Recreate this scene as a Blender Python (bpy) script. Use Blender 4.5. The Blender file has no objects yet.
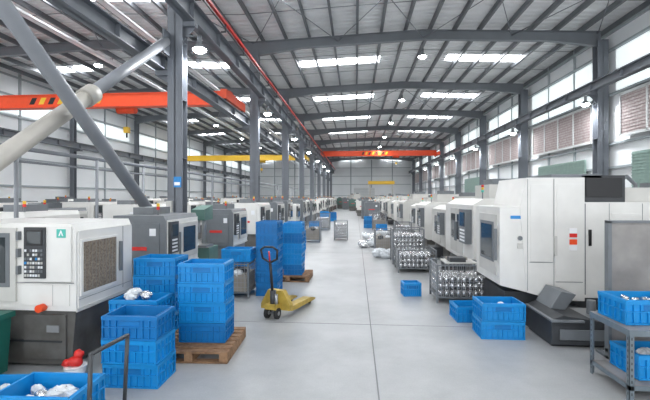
import bpy, bmesh, math, random
from mathutils import Vector, Matrix
random.seed(7)
S=bpy.context.scene
try:
    S.view_settings.view_transform='Standard'
except Exception: pass

# ---------------- materials ----------------
def mat(name,col,rough=.5,metal=0,var=.0,scale=6,emit=None,estr=0,bump=0,bscale=40,col2=None,spec=None):
    m=bpy.data.materials.new(name); m.use_nodes=True
    nt=m.node_tree; b=nt.nodes['Principled BSDF']
    b.inputs['Roughness'].default_value=rough; b.inputs['Metallic'].default_value=metal
    c=(col[0],col[1],col[2],1)
    b.inputs['Base Color'].default_value=c
    if var or col2:
        tc=nt.nodes.new('ShaderNodeTexCoord'); n=nt.nodes.new('ShaderNodeTexNoise')
        n.inputs['Scale'].default_value=scale; n.inputs['Detail'].default_value=6
        nt.links.new(tc.outputs['Object'],n.inputs['Vector'])
        r=nt.nodes.new('ShaderNodeValToRGB')
        r.color_ramp.elements[0].position=.3; r.color_ramp.elements[1].position=.7
        lo=tuple(max(0,x*(1-var)) for x in col) if not col2 else col2
        r.color_ramp.elements[0].color=(*lo,1); r.color_ramp.elements[1].color=c
        nt.links.new(n.outputs['Fac'],r.inputs['Fac']); nt.links.new(r.outputs['Color'],b.inputs['Base Color'])
    if bump:
        tc2=nt.nodes.new('ShaderNodeTexCoord'); n2=nt.nodes.new('ShaderNodeTexNoise'); n2.inputs['Scale'].default_value=bscale
        nt.links.new(tc2.outputs['Object'],n2.inputs['Vector'])
        bp=nt.nodes.new('ShaderNodeBump'); bp.inputs['Strength'].default_value=bump; bp.inputs['Distance'].default_value=.02
        nt.links.new(n2.outputs['Fac'],bp.inputs['Height']); nt.links.new(bp.outputs['Normal'],b.inputs['Normal'])
    if emit:
        b.inputs['Emission Color'].default_value=(*emit,1); b.inputs['Emission Strength'].default_value=estr
    return m
M={}
M['white']=mat('machine_white_paint',(.79,.78,.75),.28,var=.10,scale=3)
M['cream']=mat('machine_cream_paint',(.60,.59,.56),.32,var=.10,scale=3)
M['gray']=mat('machine_gray_paint',(.17,.185,.20),.4,var=.12)
M['seam']=mat('panel_seam_gray',(.25,.26,.27),.5)
M['base']=mat('machine_base_paint',(.15,.147,.142),.45,col2=(.08,.075,.066),scale=4)
M['dgray']=mat('dark_gray_paint',(.05,.054,.06),.45,var=.3)
M['black']=mat('black_plastic',(.012,.012,.014),.35)
M['glass']=mat('dark_window_glass',(.04,.05,.055),.06)
M['steel']=mat('structural_steel_paint',(.16,.175,.20),.45,var=.12,scale=2)
M['steel2']=mat('rafter_steel_paint',(.18,.195,.215),.45,var=.1,scale=2)
M['purlin']=mat('purlin_galvanized',(.16,.17,.185),.45,metal=.2,var=.1,scale=2)
M['pipe']=mat('brace_pipe_paint',(.25,.265,.29),.45,var=.12,scale=3)
M['pipe2']=mat('brace_pipe_beige',(.48,.455,.41),.5,var=.12,scale=3)
M['roof']=mat('corrugated_roof_sheet',(.80,.81,.82),.45,metal=.1,var=.1,scale=1.2)
M['sky']=mat('translucent_skylight',(.9,.93,.95),.5,emit=(.95,.98,1),estr=17)
M['wall']=mat('wall_cladding_white',(.84,.86,.875),.6,var=.06,scale=.6)
M['girt']=mat('wall_girt_gray',(.36,.40,.42),.5,var=.05)
M['lite']=mat('daylit_translucent_panel',(.8,.85,.88),.5,emit=(.90,.98,.97),estr=.7)
M['pad']=mat('cooling_pad_brown',(.40,.32,.31),.8,col2=(.56,.51,.51),scale=9)
M['padl']=mat('cooling_pad_slat',(.33,.25,.245),.8)
M['padb']=mat('cooling_pad_frame',(.66,.68,.68),.5)
M['green']=mat('green_shutter_paint',(.27,.38,.34),.5,var=.15)
M['dgreen']=mat('dark_green_paint',(.01,.13,.10),.45,var=.2)
M['mgreen']=mat('machine_gray_green_paint',(.10,.20,.17),.45,var=.2)
M['orange']=mat('crane_orange_paint',(.88,.085,.02),.4,var=.08)
M['yellow']=mat('crane_yellow_paint',(.85,.53,.04),.4,var=.08)
M['red']=mat('red_paint',(.70,.03,.025),.4)
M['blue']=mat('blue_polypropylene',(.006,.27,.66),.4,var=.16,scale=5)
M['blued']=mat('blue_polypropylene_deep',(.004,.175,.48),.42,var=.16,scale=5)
M['wood']=mat('pallet_wood',(.34,.20,.11),.8,col2=(.17,.09,.045),scale=14)
M['metal']=mat('galvanized_wire',(.36,.37,.38),.35,metal=.6)
M['parts']=mat('aluminium_parts',(.85,.86,.88),.22,metal=.8,var=.35,scale=20)
M['bag']=mat('white_plastic_bag',(.76,.79,.82),.25,var=.25,scale=15,bump=.8,bscale=25)
M['sheet']=mat('worn_steel_sheet',(.33,.315,.30),.5,metal=.2,col2=(.21,.20,.195),scale=3)
M['mesh']=mat('brass_brown_mesh',(.30,.245,.18),.6,col2=(.11,.085,.065),scale=45)
M['lamp']=mat('lamp_diffuser',(1,1,1),.4,emit=(.95,.98,1),estr=50)
M['tyellow']=mat('pallet_truck_yellow',(.56,.39,.07),.45,var=.4,scale=8)
M['rubber']=mat('black_rubber',(.02,.02,.022),.7)
M['card']=mat('gray_carton',(.36,.33,.29),.8,var=.2)
M['sign']=mat('sign_blue',(.02,.25,.62),.4)
M['teal']=mat('label_teal',(.08,.48,.40),.4)
M['wtext']=mat('label_white',(.85,.86,.88),.4)
M['table']=mat('bench_steel_blue_gray',(.18,.22,.25),.4,metal=.3,var=.2,scale=8)

# floor material
fm=bpy.data.materials.new('polished_concrete_floor'); fm.use_nodes=True
nt=fm.node_tree; b=nt.nodes['Principled BSDF']
tc=nt.nodes.new('ShaderNodeTexCoord')
n1=nt.nodes.new('ShaderNodeTexNoise'); n1.inputs['Scale'].default_value=.8; n1.inputs['Detail'].default_value=10; n1.inputs['Roughness'].default_value=.68
n2=nt.nodes.new('ShaderNodeTexNoise'); n2.inputs['Scale'].default_value=60; n2.inputs['Detail'].default_value=3
nt.links.new(tc.outputs['Object'],n1.inputs['Vector']); nt.links.new(tc.outputs['Object'],n2.inputs['Vector'])
r=nt.nodes.new('ShaderNodeValToRGB'); r.color_ramp.elements[0].position=.34; r.color_ramp.elements[1].position=.62
r.color_ramp.elements[0].color=(.335,.345,.35,1); r.color_ramp.elements[1].color=(.43,.438,.445,1)
nt.links.new(n1.outputs['Fac'],r.inputs['Fac'])
mx=nt.nodes.new('ShaderNodeMix'); mx.data_type='RGBA'; mx.blend_type='MULTIPLY'; mx.inputs[0].default_value=.2
nt.links.new(r.outputs['Color'],mx.inputs[6]); nt.links.new(n2.outputs['Fac'],mx.inputs[7])
nt.links.new(mx.outputs[2],b.inputs['Base Color']); b.inputs['Roughness'].default_value=.34
b.inputs['Specular IOR Level'].default_value=.35
M['floor']=fm
M['joint']=mat('floor_joint',(.19,.195,.20),.8)

# ---------------- mesh builder ----------------
class MB:
    def __init__(s): s.v=[];s.f=[];s.m=[];s.mats=[];s.sm=[]
    def mi(s,k):
        if k not in s.mats: s.mats.append(k)
        return s.mats.index(k)
    def box(s,x0,x1,y0,y1,z0,z1,k):
        if x0>x1:x0,x1=x1,x0
        if y0>y1:y0,y1=y1,y0
        n=len(s.v)
        s.v+=[(x0,y0,z0),(x1,y0,z0),(x1,y1,z0),(x0,y1,z0),(x0,y0,z1),(x1,y0,z1),(x1,y1,z1),(x0,y1,z1)]
        for q in ((0,3,2,1),(4,5,6,7),(0,1,5,4),(1,2,6,5),(2,3,7,6),(3,0,4,7)):
            s.f.append([n+i for i in q]); s.m.append(s.mi(k)); s.sm.append(False)
    def prism(s,poly,a0,a1,k,axis='y'):
        n=len(s.v); c=len(poly)
        def P(p,q,a): return (p,a,q) if axis=='y' else ((a,p,q) if axis=='x' else (p,q,a))
        for a in (a0,a1):
            for p,q in poly: s.v.append(P(p,q,a))
        s.f.append([n+i for i in range(c)]); s.f.append([n+c+i for i in reversed(range(c))])
        for i in range(c):
            j=(i+1)%c; s.f.append([n+i,n+c+i,n+c+j,n+j])
        for _ in range(c+2): s.m.append(s.mi(k)); s.sm.append(False)
    def cyl(s,p0,p1,r,k,seg=12,r2=None):
        p0=Vector(p0);p1=Vector(p1); d=(p1-p0).normalized()
        a=d.orthogonal().normalized(); b_=d.cross(a)
        if r2 is None:r2=r
        n=len(s.v)
        for p,rr in ((p0,r),(p1,r2)):
            for i in range(seg):
                t=2*math.pi*i/seg; q=p+a*math.cos(t)*rr+b_*math.sin(t)*rr; s.v.append(tuple(q))
        for i in range(seg):
            j=(i+1)%seg; s.f.append([n+i,n+j,n+seg+j,n+seg+i]); s.m.append(s.mi(k)); s.sm.append(True)
        s.f.append([n+i for i in reversed(range(seg))]); s.f.append([n+seg+i for i in range(seg)])
        for _ in range(2): s.m.append(s.mi(k)); s.sm.append(False)
    def tube(s,pts,r,k,seg=10):
        for a,b_ in zip(pts,pts[1:]): s.cyl(a,b_,r,k,seg)
        for p in pts[1:-1]: s.ball(p,r*1.02,k,seg,6)
    def ball(s,c,r,k,seg=10,rings=6,sc=(1,1,1),jit=0,smooth=True):
        n=len(s.v)
        for i in range(rings+1):
            ph=math.pi*i/rings
            for j in range(seg):
                th=2*math.pi*j/seg; q=r*(1+random.uniform(-jit,jit))
                s.v.append((c[0]+q*math.sin(ph)*math.cos(th)*sc[0],c[1]+q*math.sin(ph)*math.sin(th)*sc[1],c[2]+q*math.cos(ph)*sc[2]))
        for i in range(rings):
            for j in range(seg):
                j2=(j+1)%seg
                s.f.append([n+i*seg+j,n+(i+1)*seg+j,n+(i+1)*seg+j2,n+i*seg+j2]); s.m.append(s.mi(k)); s.sm.append(smooth)
    def mesh(s,name):
        me=bpy.data.meshes.new(name); me.from_pydata(s.v,[],s.f)
        for k in s.mats: me.materials.append(M[k])
        me.polygons.foreach_set('material_index',s.m); me.polygons.foreach_set('use_smooth',s.sm)
        me.update(); 
        bm=bmesh.new(); bm.from_mesh(me); bmesh.ops.recalc_face_normals(bm,faces=bm.faces); bm.to_mesh(me); bm.free()
        return me
    def obj(s,name,loc=(0,0,0),rot=0,bevel=0,parent=None):
        return inst(s.mesh(name),name,loc,rot,bevel,parent)
def inst(me,name,loc=(0,0,0),rot=0,bevel=0,parent=None,scale=(1,1,1)):
    o=bpy.data.objects.new(name,me); S.collection.objects.link(o); o.location=loc; o.rotation_euler[2]=rot; o.scale=scale
    if parent: o.parent=parent
    if bevel:
        m=o.modifiers.new('bevel','BEVEL'); m.width=bevel; m.segments=2; m.limit_method='ANGLE'; m.angle_limit=.6
    return o

CX=-4.64; RX=10.5; LX=-19.6; Y0=-6; Y1=78
COLY=[2.1+8*k for k in range(0,10)]
EAVE=9.35
def roofz(x):
    if x>=CX: c=2.95; h=7.7
    else: c=-12.2; h=7.7
    return EAVE+.32*(1-abs(x-c)/h)

# ---------------- shell ----------------
f=MB(); f.box(LX-.5,RX+.7,Y0,Y1+.2,-.2,0,'floor'); f.obj('floor')
j=MB()
j.box(.22,.235,Y0,Y1,.0005,.002,'joint')
for y in (6.3,14.3,22.3,30.3,38.3,46.3): j.box(-3,2.4,y,y+.012,.0005,.002,'joint')
j.obj('trim_floor_joints')
# roof
rf=MB()
xs=[-20.0,-18.2,-15.6,-12.2,-9.4,-6.2,CX,-3.1,1.3,2.95,4.9,8.8,11.1]
sk=set([(-18.2,-15.6),(-12.2,-9.4),(-9.4,-6.2),(-3.1,1.3),(4.9,8.8)])
prof=[]; y=Y0; p=.36
while y<Y1:
    prof+=[(y,0),(y+.2,0),(y+.24,.05),(y+.32,.05)]; y+=p
prof.append((y,0))
for a,bx in zip(xs,xs[1:]):
    n=len(rf.v)
    for (yy,dz) in prof:
        rf.v.append((a,yy,roofz(a)+dz)); rf.v.append((bx,yy,roofz(bx-1e-5)+dz))
    for i in range(len(prof)-1):
        yc=(prof[i][0]+prof[i+1][0])/2
        ph=(yc-2.1)%8
        k='sky' if ((a,bx) in sk and 3.6<ph<4.6) else 'roof'
        rf.f.append([n+2*i,n+2*i+1,n+2*i+3,n+2*i+2]); rf.m.append(rf.mi(k)); rf.sm.append(False)
rf.obj('ceiling')
# purlins
pu=MB()
x=-19.4
while x<11:
    if abs(x-CX)>.3:
        z=roofz(x)
        pu.box(x-.035,x+.035,Y0,Y1,z-.22,z-.01,'purlin'); pu.box(x-.035,x+.07,Y0,Y1,z-.235,z-.22,'purlin')
    x+=1.08
for yb in COLY:
    for dy in (2.6,5.4):
        for a,bx in ((-19.5,-12.2),(-12.2,CX),(CX,2.95),(2.95,10.8)):
            pu.cyl((a,yb+dy,roofz(a)-.15),(bx,yb+dy,roofz(bx-1e-4)-.15),.014,'purlin',5)
pu.obj('roof_purlins')
# rafters
for yb in COLY:
    r_=MB()
    for x0,x1,c in ((LX,CX,-12.2),(CX,RX,2.95)):
        def ln(xa,xb,off0,off1,t,w,k='steel2'):
            za=roofz(max(xa,x0+1e-4))-.24; zb=roofz(xb-1e-4)-.24
            r_.prism([(xa,za-off0),(xb,zb-off1),(xb,zb-off1-t),(xa,za-off0-t)],yb-w,yb+w,k)
        for xa,xb,d0,d1 in ((x0,x0+2.2,.62,.4),(x0+2.2,c,.4,.4),(c,x1-2.2,.4,.4),(x1-2.2,x1,.4,.62)):
            ln(xa,xb,0,0,.025,.11)
            za=roofz(max(xa,x0+1e-4))-.24; zb=roofz(xb-1e-4)-.24
            r_.prism([(xa,za),(xb,zb),(xb,zb-d1),(xa,za-d0)],yb-.012,yb+.012,'steel2')
            r_.prism([(xa,za-d0),(xb,zb-d1),(xb,zb-d1-.03),(xa,za-d0-.03)],yb-.11,yb+.11,'steel2')
    r_.obj('roof_rafter')
xb=MB()
for yb in COLY[1:9:2]:
    for a,b2 in ((-4.6,-.8),(-.8,3),(3,6.8),(6.8,10.4),(-12,-8.4),(-8.4,-4.7)):
        xb.cyl((a,yb,9.05),(b2,yb+8,9.05),.018,'steel2',6); xb.cyl((b2,yb,9.09),(a,yb+8,9.09),.018,'steel2',6)
xb.obj('roof_cross_bracing')
# columns
def column(x,yb,h,w=.2,d=.2):
    c=MB()
    c.box(x-w,x+w,yb-d,yb-d+.025,0.02,h,'steel'); c.box(x-w,x+w,yb+d-.025,yb+d,0.02,h,'steel')
    c.box(x-.012,x+.012,yb-d,yb+d,0.02,h,'steel'); c.box(x-w-.06,x+w+.06,yb-d-.1,yb+d+.1,0,.03,'steel')
    for z in (1.5,3,4.5,6): c.box(x-w,x+w,yb-d+.02,yb+d-.02,z,z+.015,'steel')
    return c
for yb in COLY:
    c=column(CX,yb,8.72,.2,.15)
    c.box(CX,CX+.5,yb-.12,yb+.12,6.4,6.53,'steel'); c.prism([(CX,5.9),(CX+.5,6.4),(CX,6.4)],yb-.02,yb+.02,'steel')
    c.box(CX-.55,CX,yb-.12,yb+.12,5.15,5.28,'steel'); c.prism([(CX,4.8),(CX-.55,5.15),(CX,5.15)],yb-.02,yb+.02,'steel')
    if abs(yb-10.1)<.1:
        c.box(CX-.02,CX+.17,yb-.18,yb-.15,2.25,2.52,'sign'); c.box(CX+.0,CX+.15,yb-.185,yb-.18,2.3,2.38,'wtext')
        c.box(CX-.19,CX-.05,yb-.25,yb-.15,1.6,1.9,'cream')
    c.obj('steel_column')
    c=column(RX,yb,8.72,.22,.2)
    c.box(RX-.5,RX,yb-.12,yb+.12,6.4,6.53,'steel'); c.prism([(RX,5.9),(RX-.5,6.4),(RX,6.4)],yb-.02,yb+.02,'steel')
    c.obj('steel_column')
    c=column(LX+.2,yb,8.72,.15,.15); c.box(LX+.2,LX+.8,yb-.12,yb+.12,5.15,5.28,'steel'); c.obj('steel_column')
# runways
def ibeam(m,x,z0,z1,k,w=.14,ya=Y0,yb=Y1):
    m.box(x-w,x+w,ya,yb,z1-.03,z1,k); m.box(x-w,x+w,ya,yb,z0,z0+.03,k); m.box(x-.015,x+.015,ya,yb,z0,z1,k)
for nm,x,z0,z1 in (('crane_runway_beam',CX+.36,6.54,7.05),('crane_runway_beam',RX-.38,6.54,6.9),('crane_runway_beam',CX-.4,5.29,5.65),('crane_runway_beam',LX+.7,5.29,5.65)):
    m=MB(); ibeam(m,x,z0,z1,'steel',ya=Y0,yb=Y1-.2); m.box(x-.03,x+.03,Y0,Y1-.2,z1,z1+.06,'dgray')
    y=2
    while y<Y1-1: m.box(x-.12,x+.12,y,y+.015,z0,z1,'steel'); y+=2
    m.obj(nm)
m=MB(); m.box(CX+.6,CX+.68,Y0,Y1-.2,7.3,7.38,'red'); m.box(CX+.62,CX+.66,Y0,Y1-.2,7.16,7.2,'dgray')
y=0
while y<Y1-1: m.box(CX+.62,CX+.66,y,y+.04,7.06,7.32,'dgray'); m.box(CX+.5,CX+.66,y,y+.04,7.06,7.09,'dgray'); y+=2
m.obj('crane_power_rail')
# brace pipes
m=MB(); m.cyl((CX+.12,9.7,.75),(CX+.12,2.3,6.35),.115,'pipe',20); m.box(CX+.1,CX+.14,9.6,9.93,.4,1.1,'steel'); m.obj('diagonal_brace_pipe')
m=MB(); m.cyl((CX-.14,9.75,5.93),(CX-.14,5.9,3.15),.115,'pipe',20); m.cyl((CX-.14,6.9,3.87),(CX-.14,2.3,.55),.13,'pipe2',20)
m.cyl((CX-.14,6.95,3.9),(CX-.14,6.72,3.74),.17,'pipe2',20)
m.box(CX-.16,CX-.12,9.6,9.93,5.6,6.2,'steel'); m.obj('diagonal_brace_pipe')
m=MB()
for z,r in ((2.75,.035),(2.55,.02)): m.cyl((-5.15,2,z),(-5.15,60,z),r,'pipe',8)
for y in (5.7,7.6,9.35,14,20,26,32): m.cyl((-5.15,y,0),(-5.15,y,2.75),.03,'pipe',8)
m.obj('air_pipe_rack')
m=MB()
for x,z in ((-8.2,8.3),(-11.5,8.3)):
    m.box(x-.12,x+.12,Y0,Y1-.3,z,z+.02,'wtext'); m.box(x-.12,x-.1,Y0,Y1-.3,z,z+.1,'wtext'); m.box(x+.1,x+.12,Y0,Y1-.3,z,z+.1,'wtext')
    y=0
    while y<Y1-6: m.cyl((x,y+2.1,z),(x,y+2.1,8.75),.012,'steel',6); y+=8
m.obj('cable_tray')

# ---------------- walls ----------------
w=MB(); w.box(LX-.35,LX-.15,Y0,Y1,0,9.4,'wall'); w.obj('wall_left')
g=MB()
for z in (1.2,2.6,4.2,5.4,6.6,7.8,8.9): g.box(LX-.15,LX-.06,Y0,Y1,z,z+.1,'girt')
for yb in COLY: g.box(LX-.15,LX-.08,yb+3.9,yb+4.05,0,9.3,'girt')
g.obj('trim_left_girts')
wn=MB()
for yb in COLY:
    wn.box(LX-.14,LX-.1,yb+.7,min(yb+7.3,Y1-.1),6.8,7.7,'lite')
wn.obj('window_1')
w=MB(); w.box(RX+.38,RX+.55,Y0,Y1,0,9.4,'wall')
w.obj('wall_right')
g=MB()
for z in (1.0,2.0,3.2,4.2,6.3,7.2,8.2,8.95): g.box(RX+.24,RX+.38,Y0,Y1,z,z+.09,'girt')
for yb in COLY:
    for d in (2.67,5.33): g.box(RX+.28,RX+.38,yb+d-.04,yb+d+.04,0,9.3,'girt')
g.obj('trim_right_girts')
for i,yb in enumerate(COLY[:9]):
    q=MB()
    xa=RX+.14
    q.box(xa,RX+.24,yb+.9,yb+6.9,4.5,6.1,'pad')
    for k in range(5):
        yy=yb+.9+k*1.5; q.box(xa-.04,xa,yy-.04,yy+.04,4.45,6.15,'padb')
    q.box(xa-.04,xa,yb+.85,yb+6.95,4.42,4.52,'padb'); q.box(xa-.04,xa,yb+.85,yb+6.95,6.08,6.18,'padb')
    for k in range(12):
        z=4.6+k*.125; q.box(xa-.02,xa,yb+.9,yb+6.9,z,z+.02,'padl')
    q.obj('cooling_pad_panel')
    q=MB()
    q.box(RX+.33,RX+.37,yb+.5,yb+7.5,6.45,7.15,'lite'); q.box(RX+.33,RX+.37,yb+.5,yb+7.5,7.35,8.15,'lite'); q.obj('window_%d'%(i+2))
    if i in (1,2,4):
        q=MB(); q.box(RX+.18,RX+.24,yb+1.5,yb+6.3,2.15,3.75,'green')
        for k in range(13): q.box(RX+.155,RX+.18,yb+1.5,yb+6.3,2.2+k*.12,2.25+k*.12,'green')
        q.obj('roller_shutter')
w=MB(); w.box(LX-.35,RX+.55,Y1,Y1+.2,0,9.4,'wall'); w.obj('wall_back')
g=MB()
for z in (2.2,4.4,6.0,7.6): g.box(LX,RX,Y1-.08,Y1,z,z+.1,'girt')
for x in (-16,-12,-8,-1,3,7): g.box(x-.1,x+.1,Y1-.1,Y1,0,9.2,'girt')
g.obj('trim_back_girts')
d=MB(); d.box(-.4,3.6,Y1-.14,Y1-.08,0,3.8,'padb'); 
for k in range(12): d.box(-.4,3.6,Y1-.16,Y1-.14,.1+k*.3,.14+k*.3,'girt')
d.obj('door_1')

# ---------------- cranes ----------------
def crane(x0,x1,y,z,h,k,stripes):
    m=MB()
    yy=y
    m.box(x0+.1,x1-.1,yy-.16,yy-.13,z,z+h,k); m.box(x0+.1,x1-.1,yy+.13,yy+.16,z,z+h,k)
    m.box(x0+.1,x1-.1,yy-.2,yy+.2,z+h,z+h+.03,k); m.box(x0+.1,x1-.1,yy-.2,yy+.2,z-.03,z,k)
    if stripes:
        xm=x0+5.0
        for i in range(8):
            xx=xm+i*.42
            m.prism([(xx,z+.12),(xx+.22,z+.12),(xx+.36,z+h-.1),(xx+.14,z+h-.1)],yy-.167,yy-.161,'black' if i%2==0 else 'yellow')
    for xx in (x0,x1):
        m.box(xx-.12,xx+.12,y-1.3,y+1.3,z-.05,z+h*.6,k)
        for yw in (y-1.1,y+1.1): m.cyl((xx-.05,yw,z+.03),(xx+.05,yw,z+.03),.13,'dgray')
    xt=(x0*.35+x1*.65)
    m.box(xt-.5,xt+.5,y+.2,y+.6,z+.05,z+.4,'dgray'); m.cyl((xt-.4,y+.4,z-.05),(xt+.4,y+.4,z-.05),.17,k)
    m.cyl((xt,y+.4,z),(xt,y+.4,z-.8),.02,'black',6); m.box(xt-.1,xt+.1,y+.3,y+.5,z-1.05,z-.8,'yellow')
    m.cyl((xt,y+.4,z-1.05),(xt,y+.4,z-1.25),.04,'black',8)
    return m
crane(LX+.7,CX-.4,16.2,5.82,.5,'orange',True).obj('overhead_crane')
crane(CX+.36,RX-.38,51,7.22,.6,'orange',True).obj('overhead_crane')
crane(LX+.7,CX-.4,41,5.82,.5,'yellow',False).obj('overhead_crane')
m=MB()
m.box(1.9,6.0,63,63.4,4.0,4.5,'yellow')
for x in (2.2,5.7): m.prism([(x-.12,4),(x+.12,4),(x+.1,0),(x-.1,0)],63.1,63.3,'cream')
m.obj('gantry_crane')

# ---------------- lamps ----------------
def lampmesh(arm):
    lm=MB()
    lm.cyl((0,0,.0),(0,0,-.22),.06,'gray',12); lm.cyl((0,0,-.2),(0,0,-.34),.07,'gray',20,r2=.18); lm.cyl((0,0,-.34),(0,0,-.365),.175,'lamp',20); lm.ball((0,0,-.365),.15,'lamp',16,8,(1,1,.5))
    if arm: lm.cyl((0,0,0),(-.38,0,.02),.02,'gray',6)
    else: lm.cyl((0,0,0),(0,0,.25),.015,'gray',6)
    return lm.mesh('high_bay_lamp')
lme=lampmesh(True); lpe=lampmesh(False)
def lampset(x,y,z,me,rot=0,p=140):
    o=inst(me,'high_bay_lamp',(x,y,z),rot)
    l=bpy.data.lights.new('lamp_light','AREA'); l.shape='DISK'; l.size=.36; l.energy=p; l.color=(.96,.98,1)
    lo=bpy.data.objects.new('lamp_light',l); S.collection.objects.link(lo); lo.parent=o; lo.location=(0,0,-.46)
for yb in COLY[1:8]:
    lampset(CX+.61,yb-.05,6.15,lme); lampset(RX-.62,yb,6.35,lme,math.pi)
for yb in COLY[2:7]:
    lampset(-12.2,yb,8.6,lpe)
    lampset(2.95,yb+0,8.6,lpe,0,90)

# ---------------- crates ----------------
def crate_mesh(w=.60,d=.44,h=.25,name='plastic_crate',k='blue'):
    m=MB(); t=.012; W=w/2; D=d/2; e=.018
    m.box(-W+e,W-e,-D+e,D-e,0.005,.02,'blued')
    m.box(-W+e,W-e,-D+e,-D+e+t,0,h,k); m.box(-W+e,W-e,D-e-t,D-e,0,h,k)
    m.box(-W+e,-W+e+t,-D+e,D-e,0,h,k); m.box(W-e-t,W-e,-D+e,D-e,0,h,k)
    for z0,z1 in ((h-.045,h-.004),(h*.5,h*.5+.012),(.0,.018)):
        m.box(-W,W,-D,-D+e,z0,z1,k); m.box(-W,W,D-e,D,z0,z1,k); m.box(-W,-W+e,-D+e,D-e,z0,z1,k); m.box(W-e,W,-D+e,D-e,z0,z1,k)
    for i in range(9):
        x=-W+.012+(w-.024)*i/8
        zz=h*.5 if i in (3,4,5) else h-.045
        for s_ in (-1,1): m.box(x-.005,x+.005,s_*D,s_*(D-e),.0,zz,k)
    for i in range(6):
        y=-D+.012+(d-.024)*i/5
        for s_ in (-1,1): m.box(s_*W,s_*(W-e),y-.005,y+.005,0,h-.045,k)
    for s_ in (-1,1):
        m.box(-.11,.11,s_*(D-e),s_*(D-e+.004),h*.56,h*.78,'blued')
    return m.mesh(name)
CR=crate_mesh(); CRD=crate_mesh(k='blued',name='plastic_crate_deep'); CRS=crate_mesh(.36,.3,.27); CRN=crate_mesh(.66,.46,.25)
def crate(x,y,z,rot=0,me=None):
    return inst(me or CR,'plastic_crate',(x,y,z),rot)
def stack(x,y,n,z=0,rot=0,dp=.252,mes=None):
    for i in range(n):
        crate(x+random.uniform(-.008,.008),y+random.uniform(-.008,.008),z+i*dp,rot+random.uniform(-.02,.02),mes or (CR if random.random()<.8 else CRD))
def bag(x,y,z,r=.15,n=4,k='bag',sx=.2,sy=.12):
    m=MB()
    for i in range(n*2):
        m.ball((random.uniform(-sx,sx),random.uniform(-sy,sy),r*.4+random.uniform(0,.03)),r*random.uniform(.45,.75),k if random.random()<.8 else 'parts',9,7,(1,random.uniform(.5,1),.7),.16,False)
    return m.obj('plastic_bag',(x,y,z))
def parts(x,y,z,n=26,sx=.2,sy=.13):
    m=MB()
    for i in range(n):
        px=random.uniform(-sx,sx);py=random.uniform(-sy,sy);a=random.uniform(0,6.3);t=random.uniform(.03,.07)
        m.cyl((px,py,.03+random.uniform(0,.05)),(px+math.cos(a)*t,py+math.sin(a)*t,.04+random.uniform(0,.06)),.022,'parts',10)
    m.box(-sx-.03,sx+.03,-sy-.03,sy+.03,0,.03,'metal')
    m.obj('machined_parts',(x,y,z))
stack(-2.36,4.22,3); parts(-2.36,4.22,.53)
def pallet(x,y,w=1.1,d=.9,rot=0):
    m=MB()
    for i in range(7):
        yy=-d/2+i*(d-.1)/6; m.box(-w/2,w/2,yy,yy+.1,.115,.138,'wood')
    for i in range(3):
        xx=-w/2+i*(w-.1)/2; m.box(xx,xx+.1,-d/2,d/2,.022,.115,'wood')
        m.box(xx,xx+.1,-d/2,d/2,0,.02,'wood')
    for yy in (-d/2,-.05,d/2-.1): m.box(-w/2,w/2,yy,yy+.1,.0,.021,'wood')
    return m.obj('wooden_pallet',(x,y,0),rot)
pallet(-2.03,5.14,.95,.95,.04)
stack(-1.97,5.18,4,.142,.03)
stack(-2.68,4.84,3,.0); bag(-2.70,4.82,.72,.11,4,sx=.14,sy=.1)
stack(-2.80,5.58,4,.142); parts(-2.80,5.58,.142+.25*3+.04)
pallet(-2.87,5.62,.55,.5)
pallet(-1.6,9.75,1.0,.9)
stack(-1.80,8.25,6,0,math.pi/2,.25,CRD)
stack(-1.50,9.72,5,.142,math.pi/2,.25)
stack(-2.6,9.5,3,0,0)
stack(-2.1,10.7,5,0,0,.25) 
stack(2.06,6.0,2,0,.02); bag(2.1,6.0,.36,.08,4,sx=.15,sy=.1)
stack(1.90,6.75,1,0,.05)
crate(1.12,8.3,0,.1,CRS)

# ---------------- hand trolley with crate ----------------
E=bpy.data.objects.new('platform_trolley',None); S.collection.objects.link(E); E.location=(-2.5,3.1,0)
m=MB(); m.box(-.45,.5,-.28,.28,.16,.2,'dgray')
m.obj('platform',parent=E)
m=MB(); m.tube([(.48,-.22,.2),(.50,-.22,.81),(.54,.2,.81),(.50,.22,.2)],.017,'dgray'); m.obj('handle',parent=E)
m=MB()
for x in (-.36,.4):
    for y in (-.2,.2):
        m.cyl((x,y-.02,.07),(x,y+.02,.07),.07,'rubber',14); m.box(x-.03,x+.03,y-.03,y+.03,.12,.16,'metal')
m.obj('wheels',parent=E)
crate(-2.52,3.12,.204,0.03,CRN); bag(-2.6,3.12,.28,.13,5); 
crate(-3.30,3.5,.0,0.1); bag(-3.30,3.5,.1,.11,5)

m=MB(); m.prism([(-4.5,0.05),(-3.9,0.05),(-3.85,.68),(-4.57,.68)],3.75,4.2,'dgreen'); m.box(-4.6,-3.83,3.72,4.23,.66,.72,'dgreen'); m.box(-4.4,-4.0,3.85,4.1,0,.05,'dgray')
m.obj('green_waste_bin')
m=MB(); m.cyl((0,0,0),(0,0,.12),.09,'wtext',18,r2=.11); m.cyl((0,0,.12),(0,0,.13),.115,'wtext',18)
m.ball((0,0,.17),.085,'red',12,8,(1,.8,.7),.15); m.ball((.02,.03,.24),.055,'red',10,6,(1,1,1),.2); m.ball((-.08,-.02,.16),.05,'red',10,6,(1,1,.8),.2)
m.obj('work_gloves_on_tub',(-3.11,4.22,.0))

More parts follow.
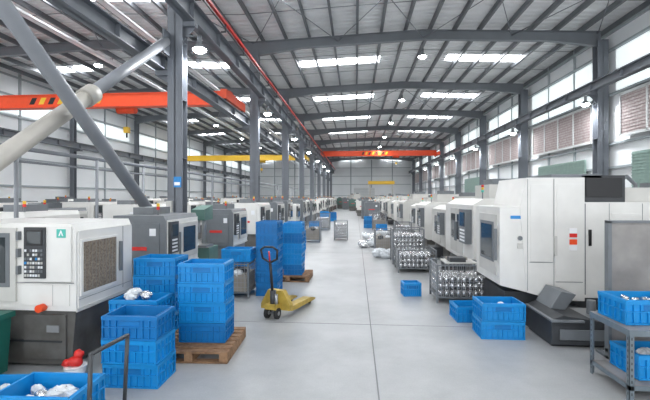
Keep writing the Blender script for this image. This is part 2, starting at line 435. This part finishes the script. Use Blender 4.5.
# ---------------- lathes ----------------
def lathe(x0,x1,y0,y1,h,front='white'):
    E=MB(); w=x1-x0; d=y1-y0
    zb=h*.40
    E.prism([(x0,0.03),(x1-.10,.03),(x1-.04,zb),(x0,zb)],y0+.06,y1-.05,'base' if front!='gray' else 'gray')
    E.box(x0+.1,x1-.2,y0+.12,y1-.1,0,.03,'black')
    E.prism([(x0,zb),(x1,zb),(x1,h*.93),(x1-.05,h),(x0,h)],y0,y1,front)
    E.box(x1,x1+.012,y0+.03,y1-.03,zb+.02,h*.95,'white')
    E.box(x1,x1+.02,y0,y1,zb-.01,zb+.03,'cream')
    return E
x0,x1,y0,y1,h=-5.0,-3.23,4.39,5.55,1.69
L=lathe(x0,x1,y0,y1,h)
L.box(x1+.005,x1+.03,y0+.05,5.16,.84,1.50,'white')
L.box(x1+.02,x1+.036,4.48,5.12,.88,1.47,'mesh')
for i in range(10): L.box(x1+.036,x1+.040,4.5+i*.066,4.503+i*.066,.89,1.46,'sheet')
L.box(x1+.02,x1+.05,5.2,5.24,1.0,1.4,'gray')
L.box(x1+.01,x1+.018,5.30,5.305,.75,1.6,'seam')
L.box(x1+.01,x1+.018,4.42,5.5,.80,.805,'seam')
L.box(-3.27,-3.86,y0-.03,y0,1.02,1.66,'white')
L.box(-3.57,-3.83,y0-.05,y0-.03,1.06,1.65,'dgray')
L.box(-3.60,-3.80,y0-.056,y0-.05,1.44,1.62,'black')
L.box(-3.615,-3.785,y0-.059,y0-.056,1.46,1.60,'glass')
for r_ in range(7):
    for c in range(7):
        if random.random()<.9:
            xx=-3.815+c*.033; zz=1.08+r_*.048; L.box(xx,xx+.021,y0-.06,y0-.05,zz,zz+.028,random.choice(['wtext','wtext','gray','gray','sign','wtext','cream']))
L.box(-3.33,-3.44,y0-.036,y0-.03,1.53,1.63,'teal')
L.prism([(-3.415,1.55),(-3.40,1.55),(-3.385,1.59),(-3.37,1.55),(-3.355,1.55),(-3.38,1.615),(-3.39,1.615)],y0-.04,y0-.036,'wtext')
L.box(-3.95,-4.9,y0-.03,y0,.78,1.64,'cream')
L.box(-4.02,-4.8,y0-.036,y0-.03,.95,1.58,'gray'); L.box(-4.07,-4.75,y0-.04,y0-.036,1.0,1.53,'glass')
for i in range(3): L.box(-3.9,-3.93,y0-.05,y0-.0,1.1+i*.2,1.2+i*.2,'gray')
L.box(-3.3,-3.9,y0-.015,y0,.74,.98,'white')
L.box(-3.5,-3.503,y0-.018,y0,.74,.98,'seam'); L.box(-3.25,-4.9,y0-.02,y0,1.0,1.006,'seam')
L.cyl((-3.62,y0-.0,.72),(-3.62,y0-.09,.72),.045,'orange',14); L.cyl((-3.62,y0,.72),(-3.62,y0-.05,.72),.03,'red',14)
L.box(-3.38,-3.9,y0+.03,y0+.06,.1,.62,'base')
L.box(-3.42,-4.8,y0+.02,y0+.06,.3,.32,'dgray')
L.box(-3.45,-3.6,y0+.01,y0+.03,.42,.5,'seam')
L.obj('cnc_lathe',bevel=.012)
def gen_lathe(front,h=1.7,dep=1.0,wid=1.5):
    L=lathe(-dep,0,0,wid,h,front)
    z0=h*.45
    L.box(.01,.035,wid*.30,wid*.95,h*.48,h*.9,'cream'); L.box(.035,.042,wid*.45,wid*.85,h*.55,h*.85,'glass')
    L.box(.02,.06,wid*.32,wid*.35,h*.5,h*.8,'gray')
    L.box(.01,.07,wid*.04,wid*.26,h*.58,h*.93,'dgray'); L.box(.07,.075,wid*.07,wid*.23,h*.77,h*.9,'glass')
    for r_ in range(4):
        for c in range(4): L.box(.07,.078,wid*.07+c*.055,wid*.07+c*.055+.035,h*.6+r_*.065,h*.6+r_*.065+.035,'wtext')
    L.box(-dep+.1,-.12,-.02,0,z0,h*.92,front); L.box(-dep*.75,-dep*.35,-.027,-.02,h*.62,h*.66,'red'); L.box(-dep*.3,-dep*.18,-.027,-.02,h*.78,h*.86,'wtext')
    L.cyl((-.3,.3,h),(-.3,.3,h+.1),.02,'gray',8)
    L.cyl((-.3,.3,h+.1),(-.3,.3,h+.16),.03,'red',8);L.cyl((-.3,.3,h+.16),(-.3,.3,h+.22),.03,'yellow',8)
    L.box(-dep+.15,-dep+.55,.4,1.1,h,h+.14,'gray')
    return L.mesh('cnc_lathe')
GW=gen_lathe('white'); GG=gen_lathe('gray'); GN=gen_lathe('mgreen',1.6)
inst(gen_lathe('gray',1.66,1.0,1.45),'cnc_lathe',(-3.42,6.98,0),bevel=.012)
inst(gen_lathe('gray',1.66,.85,1.4),'cnc_lathe',(-3.32,10.6,0),bevel=.012)
m=MB(); m.box(-.3,.3,-.3,.3,0,.8,'mgreen'); m.cyl((0,.15,.8),(0,.15,1.75),.06,'metal',12); m.prism([(-.35,1.45),(.2,1.45),(.2,1.8),(-.35,1.7)],-.12,.2,'mgreen','x'); m.cyl((0,-.2,1.45),(0,-.2,1.15),.04,'metal',10); m.box(-.25,.25,-.35,.1,.8,.86,'metal')
m.obj('drill_press',(-3.75,9.5,0))
y=13.6
while y<70:
    inst(random.choice([GW,GW,GG]),'cnc_lathe',(-3.3+random.uniform(-.02,.1),y,0),scale=(1,random.uniform(.95,1.15),random.uniform(.92,1.12))); y+=random.uniform(2.3,3)
for X in (-7.2,-10.6,-14.2,-17.4):
    y=11.0 if X<-8 else 13
    while y<66:
        inst(random.choice([GW,GW,GW,GG,GN]),'cnc_lathe',(X,y,0),scale=(1.4,1.2,random.uniform(.92,1.12))); y+=random.uniform(3.2,4.6)
inst(GW,'cnc_lathe',(-6.3,7.2,0)); inst(GG,'cnc_lathe',(-7.6,9.3,0))

# ---------------- machining centres (right) ----------------
def vmc_mesh():
    V=MB(); D=1.2
    V.box(.12,2.5,.12,D,0,.5,'dgray'); V.box(.3,1.2,.02,.12,.1,.3,'black')
    V.prism([(0,.62),(.40,.52),(.40,1.86),(.0,1.84)],0,D,'white')
    V.prism([(.3,1.84),(.40,.52),(.85,.40),(1.26,.40),(1.26,2.3),(.40,2.3)],-.012,D,'white')
    V.prism([(1.26,.45),(2.6,.45),(2.6,1.92),(1.26,1.92)],.0,D,'white')
    V.box(-.02,0,.12,.98,.75,1.72,'cream'); V.box(-.028,-.02,.22,.9,.95,1.6,'gray'); V.box(-.032,-.028,.28,.84,1.0,1.55,'glass')
    V.box(-.06,-.02,.06,.09,1.0,1.5,'gray')
    V.box(.80,.806,-.024,-.012,.42,2.28,'seam'); V.box(.41,.416,-.018,-.012,.55,2.28,'gray')
    V.box(.45,.78,-.022,-.012,1.0,2.2,'white'); V.box(.84,1.22,-.022,-.012,.7,2.2,'white')
    V.box(.44,.79,-.018,-.012,.985,.995,'seam'); V.box(.83,1.23,-.018,-.012,.685,.695,'seam')
    V.box(.80,.84,-.05,-.022,1.1,1.4,'cream')
    V.cyl((.30,-.0,1.36),(.30,-.03,1.36),.035,'gray',16); V.box(.26,.34,-.02,-.0,1.2,1.28,'cream')
    V.box(.16,.34,-.01,-.0,1.66,1.71,'sign')
    V.box(1.03,1.14,-.03,-.02,1.44,1.52,'wtext'); V.box(1.03,1.14,-.031,-.02,1.38,1.44,'red'); V.box(1.03,1.14,-.03,-.02,1.27,1.35,'orange'); V.box(1.03,1.14,-.03,-.02,1.18,1.26,'wtext')
    for x in (1.62,2.1): V.box(x,x+.006,-.006,0,.5,1.9,'gray')
    V.box(1.26,1.275,-.012,0,.5,1.9,'gray')
    V.box(1.32,1.36,-.02,0,1.25,1.5,'black'); V.box(1.66,2.06,-.014,0,1.1,1.75,'white')
    V.box(1.66,2.06,-.014,0,.6,1.0,'cream')
    V.box(.85,1.6,.15,.9,2.3,2.36,'gray'); V.box(1.3,1.95,.15,.75,1.92,2.34,'dgray'); V.box(1.36,1.9,.13,.15,2.0,2.3,'black')
    V.box(2.0,2.5,.3,1.0,1.92,2.15,'cream'); V.cyl((.95,.3,2.33),(1.5,.3,2.33),.04,'black',10)
    V.tube([(1.9,.4,2.2),(2.1,.35,2.33),(2.3,.45,2.2),(2.3,.45,2.1)],.03,'gray',8)
    return V.mesh('cnc_machining_center')
VM=vmc_mesh()
inst(VM,'cnc_machining_center',(2.24,6.44,0),bevel=.012)
def vmc2(col='white',seed=0):
    V=MB(); W=2.4
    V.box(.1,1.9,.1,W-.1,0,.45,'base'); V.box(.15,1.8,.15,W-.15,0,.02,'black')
    V.prism([(.0,.5),(.12,.42),(1.9,.42),(1.9,1.85),(.0,1.85)],0,W,col)
    V.prism([(.0,1.85),(1.9,1.85),(1.9,2.0),(.25,2.0)],.1,W-.1,col)
    V.box(.6,1.6,.7,1.7,2.0,2.35,'cream'); V.box(.75,1.3,.9,1.5,2.35,2.5,'gray')
    V.box(-.025,0,.75,1.25,.6,1.75,'cream'); V.box(-.025,0,1.27,1.8,.6,1.75,'cream')
    V.box(-.032,-.025,.83,1.18,.95,1.6,'glass'); V.box(-.032,-.025,1.34,1.72,.95,1.6,'glass')
    V.box(-.06,-.03,1.19,1.22,.9,1.4,'gray'); V.box(-.06,-.03,1.3,1.33,.9,1.4,'gray')
    V.box(-.14,-.0,.12,.62,.95,1.75,'gray'); V.box(-.145,-.14,.18,.56,1.35,1.68,'glass')
    for r_ in range(4):
        for c in range(6): V.box(-.148,-.14,.19+c*.06,.23+c*.06,1.0+r_*.08,1.04+r_*.08,'wtext')
    V.box(.3,1.6,-.012,0,.7,1.6,'cream'); V.box(.45,.9,-.02,-.012,1.3,1.5,'dgray'); V.box(.35,.40,-.03,-.012,.9,1.2,'gray')
    V.box(1.2,1.5,-.02,-.012,1.35,1.45,'orange')
    V.cyl((.3,.3,2.0),(.3,.3,2.15),.015,'gray',8)
    for i,k in enumerate(('teal','yellow','red')): V.cyl((.3,.3,2.15+i*.06),(.3,.3,2.205+i*.06),.03,k,10)
    V.box(-.3,.1,.9,1.7,.05,.4,'dgray')
    return V.mesh('cnc_machining_center')
V2=vmc2(); V2G=vmc2('cream')
for (x,y,sy,sz,me) in ((2.6,9.1,1.15,.98,V2),(2.75,12.6,.9,.86,V2G),(2.6,15.4,1,.9,V2),(2.75,18.4,.9,.84,V2),(2.5,21.5,1,.92,V2G),(2.7,24.8,.9,.8,V2),(2.6,28,1,.88,V2),(2.5,32,1,.9,V2G),(2.6,36,1,.85,V2),(2.6,41,1,.9,V2),(2.5,46,1,.85,V2G),(2.4,53,1,.9,V2)):
    inst(me,'cnc_machining_center',(x,y,0),scale=(1,sy,sz))
for (x,y) in ((6.6,9.5),(6.4,13.5),(6.6,18),(6.5,23),(6.6,28),(6.3,34),(6.4,41),(6.6,50)):
    inst(random.choice([V2,V2G]),'cnc_machining_center',(x,y,0),scale=(1,1.0,random.uniform(.85,1.0)))
for (x,y) in ((1.9,32),(1.7,36.5),(1.3,42),(1.9,46),(1.2,50),(1.6,55),(.2,58),(2.6,59.5),(-1.0,64),(1.2,65),(3.2,66),(5.2,66),(-2,68),(.8,71),(2.6,71),(4.9,71)):
    inst(random.choice([GG,GW,GG,GN]),'cnc_lathe',(x,y,0),scale=(1.2,1,random.uniform(.9,1.15)))
for (x,y) in ((-1.6,73.5),(5.4,73.5),(-.6,60.5)):
    inst(V2G,'cnc_machining_center',(x,y,0),scale=(.8,.7,1.05))
m=MB()
m.prism([(2.6,.03),(3.55,.03),(3.55,.30),(2.75,.42),(2.6,.36)],5.55,6.38,'dgray')
m.box(2.58,3.0,5.5,6.35,.34,.37,'gray'); m.prism([(2.75,.42),(2.95,.40),(3.1,.62),(2.9,.66)],5.9,6.38,'gray')
m.box(3.05,3.5,5.65,6.2,.3,.36,'metal'); m.cyl((3.3,5.9,.3),(3.3,5.9,.55),.06,'gray',12)
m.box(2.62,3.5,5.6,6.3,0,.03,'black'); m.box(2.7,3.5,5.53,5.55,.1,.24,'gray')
m.obj('coolant_tank',bevel=.006)
m=MB(); m.box(3.12,4.7,5.2,5.24,.1,1.68,'sheet'); m.box(3.10,3.14,5.18,5.26,0,1.7,'gray'); m.box(4.68,4.72,5.18,5.26,0,1.7,'gray'); m.box(3.1,4.72,5.18,5.26,1.68,1.71,'gray')
m.box(3.1,3.16,4.95,5.45,0,.03,'gray'); m.box(4.66,4.72,4.95,5.45,0,.03,'gray'); m.box(3.1,4.72,5.19,5.25,.08,.12,'gray')
m.box(3.86,4.3,5.12,5.19,.75,1.5,'white'); m.box(3.9,4.26,5.11,5.12,.8,1.45,'cream')
m.obj('steel_partition')

# ---------------- work bench right ----------------
B=bpy.data.objects.new('slotted_angle_workbench',None); S.collection.objects.link(B); B.location=(2.66,4.12,0)
m=MB(); m.box(0,1.3,0,.66,.68,.70,'sheet'); m.box(0,1.3,-.004,0,.64,.70,'table'); m.box(-.004,0,0,.66,.64,.70,'table'); m.box(0,1.3,.66,.664,.64,.70,'table'); m.obj('top',parent=B)
m=MB(); m.box(0.02,1.28,.02,.64,.14,.155,'sheet'); m.box(0,1.3,0,.005,.11,.155,'table'); m.box(0,.005,0,.66,.11,.155,'table'); m.obj('shelf',parent=B)
m=MB()
for x,sx in ((0,1),(1.3,-1)):
    for y,sy in ((0,1),(.66,-1)):
        m.box(x,x+sx*.045,y,y+sy*.004,0,.68,'table'); m.box(x,x+sx*.004,y,y+sy*.045,0,.68,'table')
        for i in range(10):
            m.box(x+sx*.018,x+sx*.028,y-sy*.001,y,.06+i*.06,.085+i*.06,'black'); m.box(x-sx*.001,x,y+sy*.018,y+sy*.028,.06+i*.06,.085+i*.06,'black')
m.obj('legs',parent=B)
crate(3.01,4.5,.704,.05); crate(3.66,4.42,.704,-.03); parts(3.01,4.5,.82); bag(3.66,4.42,.82,.09,3,sx=.15,sy=.1)
crate(3.12,4.47,.160,.03); bag(3.12,4.42,.30,.09,3,sx=.14,sy=.08); crate(3.74,4.45,.160,.03)

# ---------------- wire cages ----------------
def cage(x0,x1,y0,y1,h,fill='cyl',z=.12):
    w=x1-x0; d=y1-y0
    E=bpy.data.objects.new('wire_mesh_container',None); S.collection.objects.link(E); E.location=(x0,y0,0)
    m=MB()
    for x in (0,w):
        for y in (0,d): m.box(x-.018,x+.018,y-.018,y+.018,0,h,'gray')
    for zz in (z,h): 
        m.box(0,w,-.012,.012,zz-.02,zz,'gray'); m.box(0,w,d-.012,d+.012,zz-.02,zz,'gray'); m.box(-.012,.012,0,d,zz-.02,zz,'gray'); m.box(w-.012,w+.012,0,d,zz-.02,zz,'gray')
    m.box(0,w,0,d,z-.02,z,'gray')
    nx=int(w/.07)
    for i in range(nx+1):
        x=w*i/nx
        for y in (0,d): m.box(x-.003,x+.003,y-.003,y+.003,z,h,'metal')
    ny=int(d/.07)
    for i in range(ny+1):
        y=d*i/ny
        for x in (0,w): m.box(x-.003,x+.003,y-.003,y+.003,z,h,'metal')
    nz=int((h-z)/.09)
    for i in range(1,nz):
        zz=z+(h-z)*i/nz
        for y in (0,d): m.box(0,w,y-.003,y+.003,zz-.003,zz+.003,'metal')
        for x in (0,w): m.box(x-.003,x+.003,0,d,zz-.003,zz+.003,'metal')
    m.obj('frame',parent=E)
    m=MB()
    if fill=='cyl':
        layers=int((h-z)*.85/.13)
        for l in range(layers):
            for i in range(int(w/.11)):
                for jn in range(int(d/.12)):
                    if l<layers-1 and 0<jn<int(d/.12)-1 and 0<i<int(w/.11)-1: continue
                    if l==layers-1 and random.random()<.2: continue
                    x=.07+i*.11; y=.07+jn*.12; zz=z+l*.13
                    m.cyl((x,y,zz),(x,y,zz+.115),.045,'parts',10)
    else:
        m.box(.05,w-.05,.05,d-.05,z,z+(h-z)*.6,'card')
        for i in range(6): m.ball((random.uniform(.15,w-.15),random.uniform(.1,d-.1),z+(h-z)*.6),.12,random.choice(['bag','card','dgray']),10,6,(1,1,.7),.1,False)
    m.obj('contents',parent=E)
cage(1.53,2.42,7.68,8.4,.72)
m=MB()
m.box(1.7,2.3,7.8,8.3,.725,.75,'cream'); m.box(1.8,2.1,7.85,8.1,.75,.83,'dgray'); m.box(1.8,2.2,8.12,8.25,.75,.8,'card'); m.obj('parts_tray')
cage(1.12,2.1,10.7,11.5,.6); cage(1.1,2.0,12.0,12.8,1.05)
cage(.7,1.5,14.6,15.4,.8,'x'); cage(-1.0,-.4,18.5,19.2,.9,'cyl')
cage(-2.7,-2.12,7.75,8.5,.68,'x')
cage(1.7,2.4,17.6,18.3,.9,'cyl'); cage(1.0,1.8,24,24.8,1.0,'x'); cage(-2.3,-1.6,17.5,18.2,.9,'x'); cage(-2.4,-1.6,24,24.8,1,'cyl'); cage(.9,1.7,28.5,29.2,1.0)
crate(-2.41,8.1,.70,0)
for (x,y) in ((.9,13.4),(1.5,16.4),(.9,17.4),(.7,19),(1.4,21),(.5,16.2),(1.9,13.6)):
    bag(x,y,0,.3,4,sx=.35,sy=.3)
for (x,y,n) in ((-2.3,12.8,4),(-2.2,15,3),(1.4,22.2,2),(.8,26,3),(-2.1,20.5,3),(-2.2,28,4),(-1.9,33,3)): stack(x,y,n)

# ---------------- pallet truck ----------------
T=bpy.data.objects.new('hand_pallet_truck',None); S.collection.objects.link(T); T.location=(-1.34,6.62,0); T.rotation_euler[2]=math.atan2(-.40,1.4)
m=MB()
for x in (-.19,.19):
    m.prism([(0.05,.17),(.05,.10),(.3,.08),(1.1,.055),(1.12,.075),(1.05,.10),(.9,.14),(.2,.17)],x-.08,x+.08,'tyellow','x')
    m.box(x-.03,x+.03,.9,1.0,.03,.09,'dgray')
m.obj('forks',parent=T)
m=MB(); m.prism([(-.27,.12),(.27,.12),(.27,.2),(.14,.44),(-.14,.44),(-.27,.2)],-.02,.1,'tyellow')
m.cyl((0,-.1,.14),(0,-.1,.46),.05,'dgray',14); m.box(-.1,.1,-.2,0,.16,.24,'tyellow'); m.cyl((.07,-.12,.2),(.07,-.12,.4),.03,'metal',10)
m.obj('hydraulic_body',parent=T)
m=MB()
for x in (-.09,.09): m.cyl((x-.025,-.12,.09),(x+.025,-.12,.09),.09,'rubber',20); m.cyl((x-.03,-.12,.09),(x+.03,-.12,.09),.035,'metal',12)
m.cyl((-.12,-.12,.09),(.12,-.12,.09),.015,'metal',8)
for x in (-.19,.19): m.cyl((x-.04,.95,.04),(x+.04,.95,.04),.038,'rubber',14)
m.obj('wheels',parent=T)
m=MB(); m.tube([(0,-.12,.42),(0,-.2,.95)],.024,'black')
m.tube([(0,-.2,.93),(-.13,-.21,1.0),(-.15,-.235,1.14),(-.08,-.245,1.19),(.08,-.245,1.19),(.15,-.235,1.14),(.13,-.21,1.0),(0,-.2,.93)],.017,'black')
m.cyl((0,-.21,.95),(0,-.24,1.12),.012,'red',8)
m.obj('tow_handle',parent=T)

# ---------------- world, camera ----------------
W=bpy.data.worlds.new('daylight'); S.world=W; W.use_nodes=True
bg=W.node_tree.nodes['Background']; bg.inputs[0].default_value=(.94,.97,1,1); bg.inputs[1].default_value=2.5
cam=bpy.data.cameras.new('camera'); co=bpy.data.objects.new('camera',cam); S.collection.objects.link(co)
cam.sensor_width=36; cam.lens=36*400/650; cam.shift_y=-3/650; cam.clip_end=300
co.location=(0,0,2.0); co.rotation_euler=(math.pi/2,0,math.radians(4.43)); S.camera=co
